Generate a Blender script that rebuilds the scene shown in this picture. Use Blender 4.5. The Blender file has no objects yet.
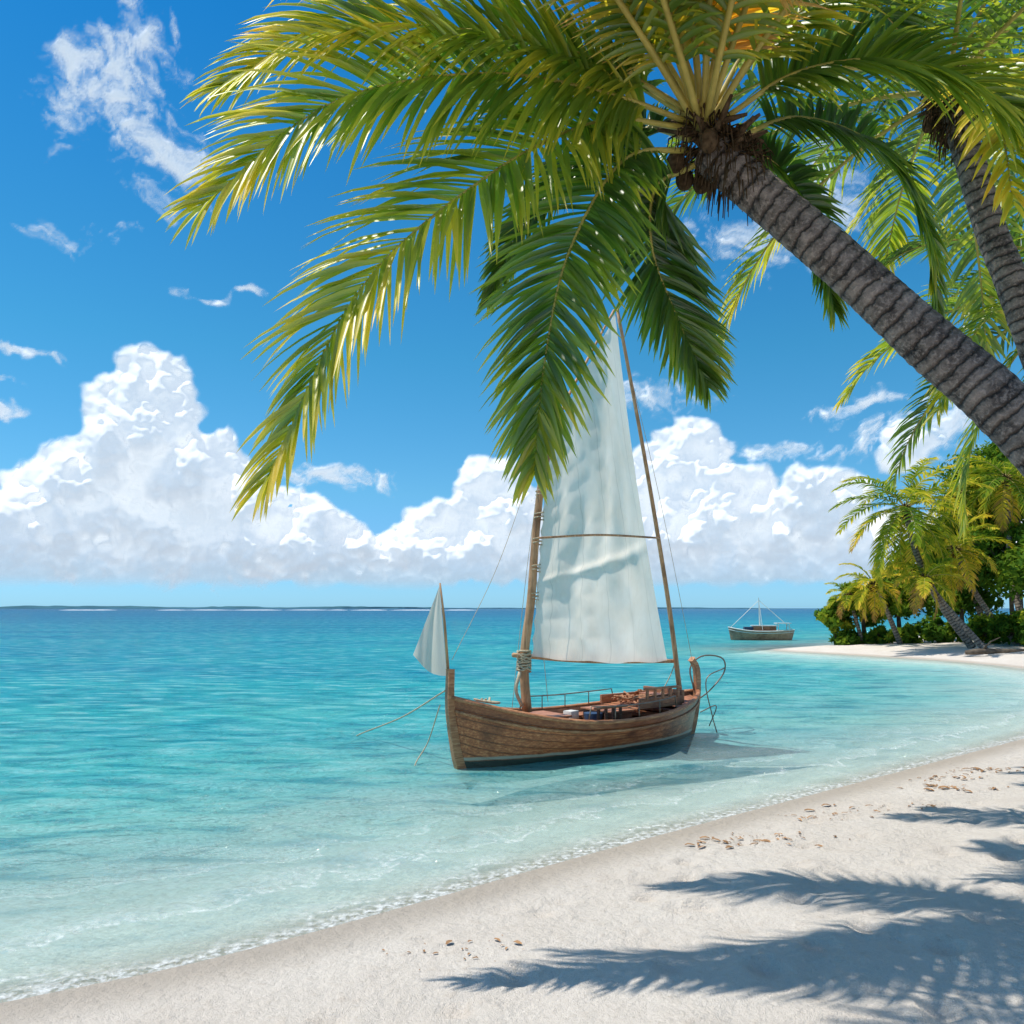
import bpy, math, random
import numpy as np
from mathutils import Vector, Matrix
random.seed(7); np.random.seed(7)
R=math.radians
scene=bpy.context.scene
EYE=2.5; F=796.0
def W(px,py,d):   # image pixel and chosen depth from the camera -> world metres
    return np.array(((px-512)/F*d, d, EYE+(608-py)/F*d))
def nrm(v):
    v=np.asarray(v,float); l=np.linalg.norm(v); return v/l if l>1e-9 else v

# ------------------------------------------------------------ node helpers
class NT:
    def __init__(s,tree): s.t=tree; s.n=tree.nodes; s.l=tree.links
    def new(s,typ,**kw):
        n=s.n.new(typ)
        for k,v in kw.items(): setattr(n,k,v)
        return n
    def set(s,sock,val):
        if val is None: return
        if isinstance(val,bpy.types.NodeSocket): s.l.new(val,sock)
        else:
            if isinstance(val,(tuple,list)) and sock.type=='RGBA' and len(val)==3: val=tuple(val)+(1,)
            sock.default_value=val
    def math(s,op,a,b=None,c=None,clamp=False):
        n=s.new('ShaderNodeMath',operation=op,use_clamp=clamp)
        s.set(n.inputs[0],a); s.set(n.inputs[1],b); s.set(n.inputs[2],c); return n.outputs[0]
    def noise(s,vec,scale,detail=4,rough=.5,dim='3D',out=0,dist=0):
        n=s.new('ShaderNodeTexNoise',noise_dimensions=dim)
        s.set(n.inputs['Vector'],vec); n.inputs['Scale'].default_value=scale
        n.inputs['Detail'].default_value=detail; n.inputs['Roughness'].default_value=rough
        n.inputs['Distortion'].default_value=dist
        return n.outputs[out]
    def ramp(s,fac,stops,interp='LINEAR'):
        n=s.new('ShaderNodeValToRGB'); e=n.color_ramp.elements; n.color_ramp.interpolation=interp
        while len(e)<len(stops): e.new(0.5)
        for i,(p,c) in enumerate(stops):
            if not isinstance(c,(tuple,list)): c=(c,c,c)
            e[i].position=p; e[i].color=tuple(c)+(1,)
        s.set(n.inputs[0],fac); return n.outputs[0]
    def mr(s,v,a,b,c=0,d=1,smooth=False):
        n=s.new('ShaderNodeMapRange')
        if smooth: n.interpolation_type='SMOOTHSTEP'
        s.set(n.inputs[0],v)
        for i,x in enumerate((a,b,c,d)): s.set(n.inputs[i+1],x)
        return n.outputs[0]
    def mix(s,f,a,b,blend='MIX'):
        n=s.new('ShaderNodeMix',data_type='RGBA',blend_type=blend)
        s.set(n.inputs[0],f); s.set(n.inputs[6],a); s.set(n.inputs[7],b); return n.outputs[2]
    def mapping(s,vec,scale=(1,1,1),rot=(0,0,0)):
        n=s.new('ShaderNodeMapping'); s.set(n.inputs[0],vec); n.inputs['Scale'].default_value=scale; n.inputs['Rotation'].default_value=rot
        return n.outputs[0]
    def bump(s,h,strength=.5,dist=.02,normal=None):
        n=s.new('ShaderNodeBump'); n.inputs['Strength'].default_value=strength; n.inputs['Distance'].default_value=dist
        s.set(n.inputs['Height'],h); s.set(n.inputs['Normal'],normal); return n.outputs[0]
    def attr(s,name): return s.new('ShaderNodeAttribute',attribute_name=name).outputs['Fac']
    def diff(s,col,normal=None):
        n=s.new('ShaderNodeBsdfDiffuse'); s.set(n.inputs[0],col); s.set(n.inputs['Normal'],normal); return n.outputs[0]
    def mixs(s,f,a,b):
        n=s.new('ShaderNodeMixShader'); s.set(n.inputs[0],f); s.l.new(a,n.inputs[1]); s.l.new(b,n.inputs[2]); return n.outputs[0]
def mat(name):
    m=bpy.data.materials.new(name); m.use_nodes=True; t=NT(m.node_tree); t.n.clear()
    t.out=t.new('ShaderNodeOutputMaterial')
    t.tc=t.new('ShaderNodeTexCoord'); return m,t
def prin(t,col,rough=.6,normal=None,spec=.4,metal=0):
    p=t.new('ShaderNodeBsdfPrincipled'); t.set(p.inputs['Base Color'],col); t.set(p.inputs['Roughness'],rough)
    t.set(p.inputs['Normal'],normal); t.set(p.inputs['Specular IOR Level'],spec); t.set(p.inputs['Metallic'],metal)
    return p.outputs[0]
def finish(t,sh): t.l.new(sh,t.out.inputs[0])

# ------------------------------------------------------------ materials
def m_leaf(name,dark=1.0,transl=.35,gloss=True):
    m,t=mat(name); a=t.attr('a')
    n=t.noise(t.tc.outputs['Object'],2.2,0)
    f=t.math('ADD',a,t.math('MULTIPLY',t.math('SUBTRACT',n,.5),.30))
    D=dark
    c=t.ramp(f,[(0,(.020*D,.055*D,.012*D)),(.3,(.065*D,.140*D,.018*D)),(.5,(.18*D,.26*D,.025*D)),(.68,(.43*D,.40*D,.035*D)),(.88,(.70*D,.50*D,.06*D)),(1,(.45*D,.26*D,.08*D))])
    p=t.diff(c)
    tr=t.new('ShaderNodeBsdfTranslucent'); t.set(tr.inputs[0],t.mix(1,c,(1.5,1.5,.8,1),'MULTIPLY'))
    sh=t.mixs(transl,p,tr.outputs[0])
    if gloss:
        g=t.new('ShaderNodeBsdfGlossy'); g.inputs['Roughness'].default_value=.38; g.inputs[0].default_value=(1,1,1,1); sh=t.mixs(.055,sh,g.outputs[0])
    finish(t,sh); return m
def m_wood(name,c1,c2,c3,scale=1,rough=.6,stretch=(1.2,14,14),water=False,patch=.45):
    m,t=mat(name); v=t.tc.outputs['Object']
    mp=t.mapping(v,stretch)
    n1=t.noise(mp,3*scale,4,.65); n2=t.noise(v,2.2*scale,3,.6)
    c=t.ramp(n1,[(.3,c1),(.52,c2),(.72,c3)])
    c=t.mix(t.mr(n2,.48,.75,0,.8),c,tuple(x*patch for x in c1)+(1,))
    if water:
        sx=t.new('ShaderNodeSeparateXYZ'); t.set(sx.inputs[0],v); z=sx.outputs[2]
        zz=t.math('ADD',z,t.math('MULTIPLY',t.math('SUBTRACT',n2,.5),.04))
        c=t.mix(t.math('MULTIPLY',t.attr('a'),.75),c,(.10,.028,.012,1))
        c=t.mix(t.math('MULTIPLY',t.mr(zz,.10,.12),t.mr(zz,.17,.15)),c,(.42,.36,.27,1))
        c=t.mix(t.mr(zz,.12,.09),c,(.03,.05,.04,1))
    b=t.bump(n1,.5,.01)
    finish(t,prin(t,c,rough,b,.45)); return m
def m_plain(name,col,rough=.5,var=.25,scale=8,metal=0):
    m,t=mat(name); n=t.noise(t.tc.outputs['Object'],scale,2,.6)
    c=t.mix(t.mr(n,.3,.7),tuple(x*(1-var) for x in col)+(1,),tuple(min(1,x*(1+var)) for x in col)+(1,))
    finish(t,t.diff(c) if rough>=.8 else prin(t,c,rough,None,.4,metal)); return m
def m_trunk(name,c_d,c_l,rings=11):
    m,t=mat(name); a=t.attr('a'); v=t.tc.outputs['Object']
    n=t.noise(v,4.5,4,.7); nf=t.noise(v,38,3,.6)
    w=t.math('ADD',t.math('MULTIPLY',a,rings),t.math('MULTIPLY',n,1.3))
    fr=t.math('FRACT',w)
    band=t.ramp(fr,[(0,.08),(.14,.75),(.5,1),(.78,1),(.93,.4),(1,.08)])
    c=t.mix(t.mr(n,.38,.62),c_d+(1,),c_l+(1,))
    c=t.mix(t.mr(nf,.48,.70,0,.7),c,tuple(x*1.6 for x in c_l)+(1,))
    c=t.mix(.92,c,band,'MULTIPLY')
    h=t.math('ADD',t.math('MULTIPLY',band,1.1),t.math('MULTIPLY',nf,.6))
    finish(t,prin(t,c,.7,t.bump(h,.9,.03),.35)); return m

LEAF=m_leaf('palm_leaf',1.25,.50)
LEAF_FAR=m_leaf('palm_leaf_far',1.05,.35,False)
FOL=m_leaf('broadleaf',1.15,.35,False)
RACH=m_plain('rachis',(.42,.34,.08),.45,.2)
TRUNK=m_trunk('palm_bark',(.060,.045,.038),(.25,.20,.17),9.5)
TRUNK2=m_trunk('palm_bark_far',(.12,.09,.07),(.30,.25,.20),6)
FIBRE=m_plain('palm_fibre',(.085,.055,.032),.9,.5,20)
BARK=m_plain('tree_bark',(.14,.11,.08),.9,.4,5)

# ------------------------------------------------------------ mesh builder
class MB:
    def __init__(s): s.v=[];s.f=[];s.m=[];s.a=[]
    def frames(s,P):
        n=len(P); T=[nrm(P[min(i+1,n-1)]-P[max(i-1,0)]) for i in range(n)]
        u=np.cross(T[0],(0,0,1))
        if np.linalg.norm(u)<.05: u=np.cross(T[0],(1,0,0))
        u=nrm(u); out=[]
        for i in range(n):
            u=nrm(u-T[i]*np.dot(u,T[i])); out.append((T[i],u,np.cross(T[i],u)))
        return out
    def tube(s,P,rad,seg=8,mi=0,a=0.0,cap=True,jit=0,flat=1.0):
        P=[np.asarray(p,float) for p in P]; n=len(P)
        if not hasattr(rad,'__len__'): rad=[rad]*n
        if not hasattr(a,'__len__'): a=[a]*n
        fr=s.frames(P); b=len(s.v)
        for i in range(n):
            T,u,w=fr[i]
            for k in range(seg):
                th=2*math.pi*k/seg; r=rad[i]*(1+(random.uniform(-jit,jit) if jit else 0))
                s.v.append(tuple(P[i]+u*math.cos(th)*r+w*math.sin(th)*r*flat)); s.a.append(a[i])
        for i in range(n-1):
            for k in range(seg):
                k2=(k+1)%seg
                s.f.append((b+i*seg+k,b+i*seg+k2,b+(i+1)*seg+k2,b+(i+1)*seg+k)); s.m.append(mi)
        if cap:
            s.f.append(tuple(b+k for k in range(seg))[::-1]); s.m.append(mi)
            s.f.append(tuple(b+(n-1)*seg+k for k in range(seg))); s.m.append(mi)
    def box(s,c,sz,mi=0,rot=0,a=0.5,bev=.0):
        c=np.array(c,float); x,y,z=[q/2 for q in sz]; b=len(s.v); ca,sa=math.cos(rot),math.sin(rot)
        for dz in(-z,z):
            for dx,dy in((-x,-y),(x,-y),(x,y),(-x,y)):
                s.v.append((c[0]+dx*ca-dy*sa,c[1]+dx*sa+dy*ca,c[2]+dz)); s.a.append(a)
        for q in((3,2,1,0),(4,5,6,7),(0,1,5,4),(1,2,6,5),(2,3,7,6),(3,0,4,7)):
            s.f.append(tuple(b+i for i in q)); s.m.append(mi)
    def grid(s,G,mi=0,a=None):
        G=np.asarray(G); n,m=G.shape[:2]; b=len(s.v)
        for i in range(n):
            for j in range(m):
                s.v.append(tuple(G[i,j])); s.a.append(0.5 if a is None else float(a[i][j]))
        for i in range(n-1):
            for j in range(m-1):
                s.f.append((b+i*m+j,b+i*m+j+1,b+(i+1)*m+j+1,b+(i+1)*m+j)); s.m.append(mi)
    def build(s,name,mats,smooth=True,parent=None,bevel=0,solid=0):
        me=bpy.data.meshes.new(name); me.from_pydata([tuple(map(float,p)) for p in s.v],[],s.f)
        for mm in mats: me.materials.append(mm)
        me.polygons.foreach_set('material_index',s.m)
        at=me.attributes.new('a','FLOAT','POINT'); at.data.foreach_set('value',np.array(s.a,np.float32))
        if smooth: me.polygons.foreach_set('use_smooth',[True]*len(me.polygons))
        me.update(); o=bpy.data.objects.new(name,me); scene.collection.objects.link(o)
        if parent: o.parent=parent
        if bevel:
            q=o.modifiers.new('bev','BEVEL'); q.width=bevel; q.segments=2; q.limit_method='ANGLE'
        return o
def catmull(P,n):
    P=[np.asarray(p,float) for p in P]; P=[2*P[0]-P[1]]+P+[2*P[-1]-P[-2]]; out=[]; segs=len(P)-3
    for i in range(n):
        t=i/(n-1)*segs; k=min(int(t),segs-1); u=t-k; a,b,c,d=P[k:k+4]
        out.append(.5*((2*b)+(-a+c)*u+(2*a-5*b+4*c-d)*u*u+(-a+3*b-3*c+d)*u**3))
    return out

# ------------------------------------------------------------ palm fronds
def frond(mb,ctrl,N0,Lmax,yel,nleaf=80,wid=.05,seg=5,droop=.55,rach=.028,lift=.15,a0=20,a1=46):
    n=48; C=catmull(ctrl,n); N0=nrm(N0)
    mb.tube(C[::2],[rach*(1-.88*i/(n/2-1)) for i in range(n//2)],6,1,.5,True)
    Ca=np.array(C)
    for side in(-1,1):
        for k in range(nleaf):
            t=.13+.87*(k+random.uniform(-.3,.3))/(nleaf-1); t=min(max(t,.1),1.0)
            if random.random()<.045: continue
            x=t*(n-1); i=min(int(x),n-2); p=Ca[i]*(1-(x-i))+Ca[i+1]*(x-i)
            T=nrm(Ca[min(i+2,n-1)]-Ca[max(i-1,0)])
            N=nrm(N0-T*np.dot(N0,T)); S=np.cross(T,N)*side
            prof=min(1,.45+2.0*(t-.1))*(1-.62*max(0,(t-.5)/.5)**1.8)
            L=Lmax*prof*random.uniform(.82,1.1)
            ang=R(a0+a1*t**1.4+random.uniform(-8,8))
            d0=nrm(S*math.cos(ang)+T*math.sin(ang)+N*(lift+random.uniform(-.16,.16)))
            Nl=nrm(N+S*random.uniform(-.6,.6)+T*random.uniform(-.4,.4))
            w0=wid*(.75+.25*prof)*random.uniform(.85,1.1); q=p.copy(); b=len(mb.v)
            dr=droop*random.uniform(.6,1.4); yy=yel+random.uniform(-.12,.12)
            g=np.array((random.uniform(-.08,.08),random.uniform(-.08,.08),-1.0))
            for j in range(seg+1):
                s=j/seg; d=nrm(d0+g*dr*s**1.25*1.5)
                wv=nrm(np.cross(d,Nl)); ww=w0*(.35+.65*math.sin(math.pi*min(1,s*1.15+.12)) if s<.75 else (1-s)*2.3)*.5
                ww=max(ww,.0015)
                nn=np.cross(wv,d)*ww*.55
                if j==seg:
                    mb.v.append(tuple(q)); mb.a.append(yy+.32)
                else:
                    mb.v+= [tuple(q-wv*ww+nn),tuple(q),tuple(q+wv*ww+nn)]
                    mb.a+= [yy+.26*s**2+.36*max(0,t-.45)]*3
                q=q+d*(L/seg)
            for j in range(seg-1):
                o=b+3*j; mb.f+=[(o,o+1,o+4,o+3),(o+1,o+2,o+5,o+4)]; mb.m+=[0,0]
            o=b+3*(seg-1); mb.f+=[(o,o+1,o+3),(o+1,o+2,o+3)]; mb.m+=[0,0]
def auto_ctrl(c,az,el,L,bend,n=7):
    p=np.array(c,float); out=[p.copy()]; h=np.array((math.cos(az),math.sin(az),0))
    for i in range(1,n):
        t=(i-.5)/(n-1); e=el-bend*t**1.15; p=p+(h*math.cos(e)+np.array((0,0,1))*math.sin(e))*L/(n-1); out.append(p.copy())
    return out,h
def auto_frond(mb,c,az,el,L,bend,Lmax,yel,**k):
    P,h=auto_ctrl(c,az,el,L,bend); N=nrm(np.array((0,0,1))+h*.6*(1 if el>-.2 else 2)+np.random.uniform(-.3,.3,3))
    frond(mb,P,N,Lmax,yel,**k)
def crown_bits(mb,c,axis,s=1.0):
    c=np.array(c)
    for i in range(30):
        az=random.uniform(0,6.28); h=np.array((math.cos(az),math.sin(az),random.uniform(-.3,.6)))
        p0=c+nrm(h)*.05*s+axis*random.uniform(-.34,.1)*s
        mb.tube([p0,p0+nrm(h+axis*1.3)*.14*s,p0+nrm(h+axis*.6)*random.uniform(.2,.32)*s],[.05*s,.034*s,.012*s],6,3,.5,jit=.15)
    for i in range(420):
        h=nrm(np.random.normal(size=3)); p0=c+h*.14*s-axis*random.uniform(-.05,.40)*s
        mb.tube([p0,p0+h*.09*s+np.array((0,0,-.03))*s,p0+h*.12*s+np.array((0,0,-random.uniform(.06,.22)))*s],[.010*s,.007*s,.003*s],3,3,.5,cap=False)
    for i in range(5):
        az=random.uniform(0,6.28); q=c+np.array((math.cos(az)*.2,math.sin(az)*.2,-.2+random.uniform(-.1,.06)))*s
        mb.tube([q+np.array((0,0,z))*s for z in(-.09,-.07,-.035,.02,.06,.08)],[.015*s,.05*s,.07*s,.07*s,.045*s,.012*s],8,3,.5)
def trunk(mb,ctrl,r0,r1,n=150,seg=22,step=.095,mi=2):
    C=catmull(ctrl,n); L=[0]
    for i in range(1,n): L.append(L[-1]+np.linalg.norm(C[i]-C[i-1]))
    rad=[]
    for i in range(n):
        t=L[i]/L[-1]; ph=((L[i]+.03*math.sin(L[i]*5.3))/step)%1
        rad.append((r0+(r1-r0)*t)*(1+.035*(ph)-.015+random.uniform(-.008,.008)+.02*math.sin(L[i]*3.1)))
    mb.tube(C,rad,seg,mi,L,jit=.012)
MATS=[LEAF,RACH,TRUNK,FIBRE]

# main palm
mb=MB(); c0=W(703,135,6.0)
TC=[W(706,150,6.0),W(745,182,5.97),W(835,258,5.9),W(925,340,5.8),W(1020,425,5.65),np.array((4.5,5.3,2.45)),np.array((5.6,5.1,1.2)),np.array((6.3,5.0,.2))]
trunk(mb,TC,.145,.27,260,26,.105)
ax=nrm(TC[0]-TC[2])
crown_bits(mb,c0,ax,1.0)
FR=[
 ([(690,112,6),(600,62,5.9),(480,32,5.8),(340,30,5.7),(225,88,5.7)],(-.1,-.85,.5),.92,.46),
 ([(688,122,6),(600,92,5.8),(480,74,5.6),(330,104,5.4),(205,205,5.3)],(-.2,-.95,.3),1.0,.44),
 ([(685,128,6),(600,122,5.8),(490,175,5.5),(360,290,5.3),(268,480,5.2)],(-.5,-.85,.1),.95,.48),
 ([(690,150,6),(625,160,5.7),(570,250,5.4),(545,360,5.2),(535,470,5.1)],(-.3,-.95,.1),.72,.30),
 ([(695,165,6),(655,190,6.2),(652,250,6.3),(678,320,6.3),(706,385,6.3)],(.2,-.9,.15),.66,.20),
 ([(693,105,6),(640,25,5.9),(560,-25,5.6),(430,-45,5.3),(290,-20,5.2)],(-.1,-.6,.8),1.0,.50),
 ([(690,118,6),(610,72,6.3),(520,50,6.7),(430,62,7.0),(350,130,7.2)],(-.1,-.6,.8),.85,.26),
 ([(690,140,6),(640,130,6.4),(575,165,6.8),(520,230,7.0),(490,300,7.1)],(-.3,-.8,.4),.50,.18),
 ([(705,100,6),(722,20,5.7),(735,-45,5.3),(745,-60,4.8),(760,-20,4.4)],(.1,.3,.9),.95,.85),
 ([(700,100,6),(672,20,5.6),(655,-60,5.2),(640,-110,4.6),(600,-90,4.1)],(-.2,.2,.9),.9,.65),
 ([(725,118,6),(800,72,5.9),(900,62,5.8),(1000,108,5.7),(1070,210,5.7)],(.2,-.8,.5),.8,.34),
 ([(720,105,6),(790,20,5.9),(900,-25,5.7),(1020,-20,5.5),(1130,60,5.4)],(.2,-.7,.7),.9,.45),
 ([(732,140,6.1),(800,118,6.5),(880,150,6.9),(925,230,7.1),(935,310,7.2)],(.5,-.7,.5),.6,.22),
 ([(725,150,6.1),(775,165,6.6),(815,225,6.9),(832,310,7.0)],(.4,-.8,.3),.6,.2),
 ([(710,100,6),(700,20,6.4),(690,-40,6.9),(660,-60,7.5),(600,-20,8.1)],(0,-.3,1),.8,.26),
 ([(715,105,6),(760,30,6.4),(820,-10,6.9),(880,10,7.4),(930,80,7.8)],(0,-.3,1),.8,.26),
]
for i,(pts,N,L,y) in enumerate(FR):
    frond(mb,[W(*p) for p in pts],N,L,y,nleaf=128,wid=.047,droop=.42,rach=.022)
for az,el,L in((-100,44,4.2),(-128,42,4.6),(-75,46,4.1),(-50,44,4.0),(-150,48,4.5),(-20,58,3.8),(-114,60,4.2),(-138,30,4.7),(-120,28,4.2),(-90,30,3.9)):
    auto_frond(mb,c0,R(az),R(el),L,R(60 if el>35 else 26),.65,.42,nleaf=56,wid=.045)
mb.build('palm_tree',MATS)

def palm(crown,tr,rt,rb,nf,L,Lmax,yel,nleaf,wid,mats,seed,els=(65,-45),far=False,s=1.0):
    random.seed(seed); np.random.seed(seed); mb=MB(); crown=np.array(crown,float)
    trunk(mb,[crown]+[np.array(p,float) for p in tr],rt,rb,60 if far else 140,10 if far else 18,.1)
    crown_bits(mb,crown,nrm(crown-np.array(tr[0])),s)
    for i in range(nf):
        az=i*2.399+random.uniform(-.25,.25); f=i/(nf-1); el=R(els[0]+(els[1]-els[0])*f+random.uniform(-8,8))
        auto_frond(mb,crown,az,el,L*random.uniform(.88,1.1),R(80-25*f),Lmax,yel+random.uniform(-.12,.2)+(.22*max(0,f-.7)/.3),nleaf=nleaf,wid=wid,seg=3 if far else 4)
    return mb.build('palm_tree',mats)
palm(W(948,92,8.0),[W(968,155,7.95),W(992,235,7.9),W(1024,315,7.8),(5.9,7.8,2.8),(6.6,7.8,.3)],.125,.2,17,3.4,.70,.22,62,.05,MATS,3,(65,-15))
palm(W(1085,285,10.4),[(7.6,10.4,5.0),(8.0,10.3,2.8),(8.6,10.3,.3)],.12,.2,19,3.4,.70,.18,60,.05,MATS,5)
palm(W(1150,40,11.0),[(9.1,11,7.6),(9.5,11,3.5),(10,11,.3)],.12,.2,17,4.2,.75,.22,56,.055,MATS,9)

# ------------------------------------------------------------ shoreline / terrain
SH=[(-3000,-900),(-400,-160),(-80,-40),(-30,-11),(-12,0.2),(-6.5,3.3),(-3.27,5.08),(-2.2,5.7),(-.94,6.7),(.9,8.25),(3.85,10.6),(7.0,13.1),(10.8,16.2),(15.2,20.5),(19.5,27),(21.0,33),(20.2,38),(17.8,42.5),(15.4,47),(17.5,50),(20.5,52.8),(24,56),(29,61),(40,75),(80,110),(300,260),(1500,900),(6000,2500)]
sh=[]
for i in range(len(SH)-1):
    P=[SH[max(i-1,0)],SH[i],SH[i+1],SH[min(i+2,len(SH)-1)]]
    a,b,c,d=[np.array(q,float) for q in P]
    K=6 if 3<i<24 else 1
    for k in range(K):
        u=k/K
        sh.append(.5*((2*b)+(-a+c)*u+(2*a-5*b+4*c-d)*u*u+(-a+3*b-3*c+d)*u**3) if K>1 else b)
sh.append(np.array(SH[-1],float)); sh=np.array(sh)
poly=np.vstack([sh,[(8000,2500),(8000,-8000),(-8000,-8000),(-8000,-2400)]])
def vnoise(x,y,seed=0):
    xi=np.floor(x);yi=np.floor(y);fx=x-xi;fy=y-yi;fx=fx*fx*(3-2*fx);fy=fy*fy*(3-2*fy)
    def h(a,b): q=np.sin(a*127.1+b*311.7+seed*74.7)*43758.5453; return q-np.floor(q)
    return (h(xi,yi)*(1-fx)+h(xi+1,yi)*fx)*(1-fy)+(h(xi,yi+1)*(1-fx)+h(xi+1,yi+1)*fx)*fy
def fbm(x,y,o=5,seed=0,g=.55):
    s=0;a=1;tot=0
    for i in range(o):
        s=s+a*vnoise(x,y,seed+i*3.1); tot+=a; a*=g; x,y=x*1.97*.8+y*1.97*.6+3.3,-x*1.97*.6+y*1.97*.8+7.7
    return s/tot
def sdist(X,Y):
    d=np.full(X.shape,1e18)
    for i in range(len(sh)-1):
        ax_,ay=sh[i]; bx,by=sh[i+1]; dx,dy=bx-ax_,by-ay; t=np.clip(((X-ax_)*dx+(Y-ay)*dy)/(dx*dx+dy*dy),0,1)
        d=np.minimum(d,(X-ax_-t*dx)**2+(Y-ay-t*dy)**2)
    d=np.sqrt(d); ins=np.zeros(X.shape,bool); n=len(poly)
    for i in range(n):
        x1,y1=poly[i]; x2,y2=poly[(i+1)%n]
        if y1==y2: continue
        c=((y1>Y)!=(y2>Y))&(X<(x2-x1)*(Y-y1)/(y2-y1)+x1); ins^=c
    return np.where(ins,d,-d)
def ground_z(X,Y,sd):
    land=.75*(1-np.exp(-np.maximum(sd,0)/8.0))
    sea=-2.5*(1-np.exp(np.minimum(sd,0)/16.0))
    z=np.where(sd>0,land,sea); k=np.clip((sd-.3)/1.5,0,1)
    z=z+k*((vnoise(X*.9,Y*.9,1)-.5)*.08+(vnoise(X*2.3,Y*2.3,2)-.5)*.045+(vnoise(X*5,Y*5,3)-.5)*.03)
    return z
def sheet(n,cx,cy,A,ext,name,zf,material):
    B=math.asinh(ext/A); t=np.linspace(-1,1,n); g=A*np.sinh(t*B)
    X,Y=np.meshgrid(g+cx,g+cy); sd=sdist(X,Y); Z=zf(X,Y,sd)
    V=np.stack([X,Y,Z],-1).reshape(-1,3)
    idx=np.arange(n*n).reshape(n,n); Fc=np.stack([idx[:-1,:-1],idx[:-1,1:],idx[1:,1:],idx[1:,:-1]],-1).reshape(-1,4)
    return npmesh(name,V,Fc,material,'sd',sd.ravel())
def npmesh(name,V,Fc,material,an,av):
    me=bpy.data.meshes.new(name); nv=len(V); nf=len(Fc)
    me.vertices.add(nv); me.vertices.foreach_set('co',V.ravel().astype(np.float32))
    me.loops.add(nf*4); me.loops.foreach_set('vertex_index',Fc.ravel().astype(np.int32))
    me.polygons.add(nf); me.polygons.foreach_set('loop_start',(np.arange(nf)*4).astype(np.int32))
    me.polygons.foreach_set('use_smooth',np.ones(nf,bool))
    me.update(calc_edges=True); me.materials.append(material)
    at=me.attributes.new(an,'FLOAT','POINT'); at.data.foreach_set('value',av.astype(np.float32))
    o=bpy.data.objects.new(name,me); scene.collection.objects.link(o); return o
FOOT=[(random.uniform(-1.5,6),random.uniform(3.5,11)) for _ in range(110)]
for i in range(16): FOOT.append((-.6+i*.50,5.9+i*.40+(.12 if i%2 else -.12)))
def gz(X,Y,sd):
    Z=ground_z(X,Y,sd)
    for (fx,fy) in FOOT:
        r2=((X-fx)**2+(Y-fy)**2); Z=Z+np.where(r2<.3,(-.05*np.exp(-r2/.009)+.020*np.exp(-(np.sqrt(np.maximum(r2,1e-9))-.16)**2/.003)),0)*np.clip((sd-.3),0,1)
    return Z
# sand
m,t=mat('sand'); sd=t.attr('sd'); v=t.tc.outputs['Object']
n1=t.noise(v,.8,3,.6); n2=t.noise(v,9,5,.65); n3=t.noise(v,160,1,.7)
dry=t.mix(t.mr(n1,.3,.7),(.86,.79,.70,1),(.77,.69,.60,1))
dry=t.mix(t.mr(n3,.35,.7,0,.4),dry,(.56,.47,.38,1))
dry=t.mix(t.mr(n2,.56,.78,0,.6),dry,(.60,.50,.40,1))
sdn=t.math('ADD',sd,t.math('MULTIPLY',t.math('SUBTRACT',n1,.5),.5))
wet=t.mr(sdn,.85,.15,0,1,True)
c=t.mix(wet,dry,(.56,.48,.39,1))
c=t.mix(t.mr(sd,-.05,-.8),c,(.86,.86,.78,1))
h=t.math('ADD',t.math('MULTIPLY',n2,1.1),t.math('MULTIPLY',n3,.25))
b1=t.bump(h,.9,.08)
g=t.new('ShaderNodeBsdfGlossy'); g.inputs['Roughness'].default_value=.3
finish(t,t.mixs(t.math('MULTIPLY',wet,.05),t.diff(c,b1),g.outputs[0])); SAND=m
ground=sheet(640,1.8,6.5,1.6,6000,'beach_sand',gz,SAND)
# water
m,t=mat('sea_water'); v=t.tc.outputs['Object']; s=t.math('MULTIPLY',t.attr('sd'),-1)
nw=t.noise(v,.22,2,.55)
s2=t.math('MAXIMUM',t.math('MULTIPLY',s,t.mr(nw,.2,.8,.6,1.45)),0)
tt=t.math('DIVIDE',t.math('LOGARITHM',t.math('ADD',s2,1),2.0),12.0)
col=t.ramp(tt,[(0,(.70,.86,.78)),(.12,(.50,.80,.73)),(.19,(.25,.67,.62)),(.26,(.085,.50,.48)),(.35,(.018,.36,.40)),(.48,(.005,.26,.35)),(.66,(.003,.15,.28)),(1,(.002,.07,.18))])
r1=t.noise(t.mapping(v,(.55,1.7,1),(0,0,R(12))),1.3,5,.62)
r2=t.noise(t.mapping(v,(.02,.12,1),(0,0,R(4))),1.0,2,.6)
col=t.mix(t.mr(r1,.52,.64,0,.65),col,t.mix(.5,col,(.50,.86,.80,1)))  # ripple light painted into the water colour, in place of lit wave slopes
col=t.mix(t.mr(r1,.49,.38,0,.9),col,t.mix(1,col,(.26,.60,.72,1),'MULTIPLY'))  # ripple shade painted in too, darker where slopes turn away
col=t.mix(t.mr(r2,.42,.66,0,.7),col,t.mix(1,col,(.4,.66,.85,1),'MULTIPLY'))
op=t.ramp(tt,[(0,0),(.03,.08),(.12,.32),(.2,.60),(.28,.86),(.38,1)])
cap1=t.noise(t.mapping(v,(.7,1.9,1),(0,0,R(12))),2.4,4,.6)
cap2=t.noise(t.mapping(v,(1,2.2,1),(0,0,R(-14))),9,2,.6)
hh=t.math('ADD',t.math('MULTIPLY',cap1,1.0),t.math('MULTIPLY',cap2,.28))
bn=t.bump(hh,1.0,.26)
tp=t.new('ShaderNodeBsdfTransparent'); tp.inputs[0].default_value=(.93,.995,.98,1)
body=t.mixs(op,tp.outputs[0],t.diff(col,bn))
fr=t.new('ShaderNodeFresnel'); fr.inputs[0].default_value=1.33; t.set(fr.inputs[1],bn)
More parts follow.
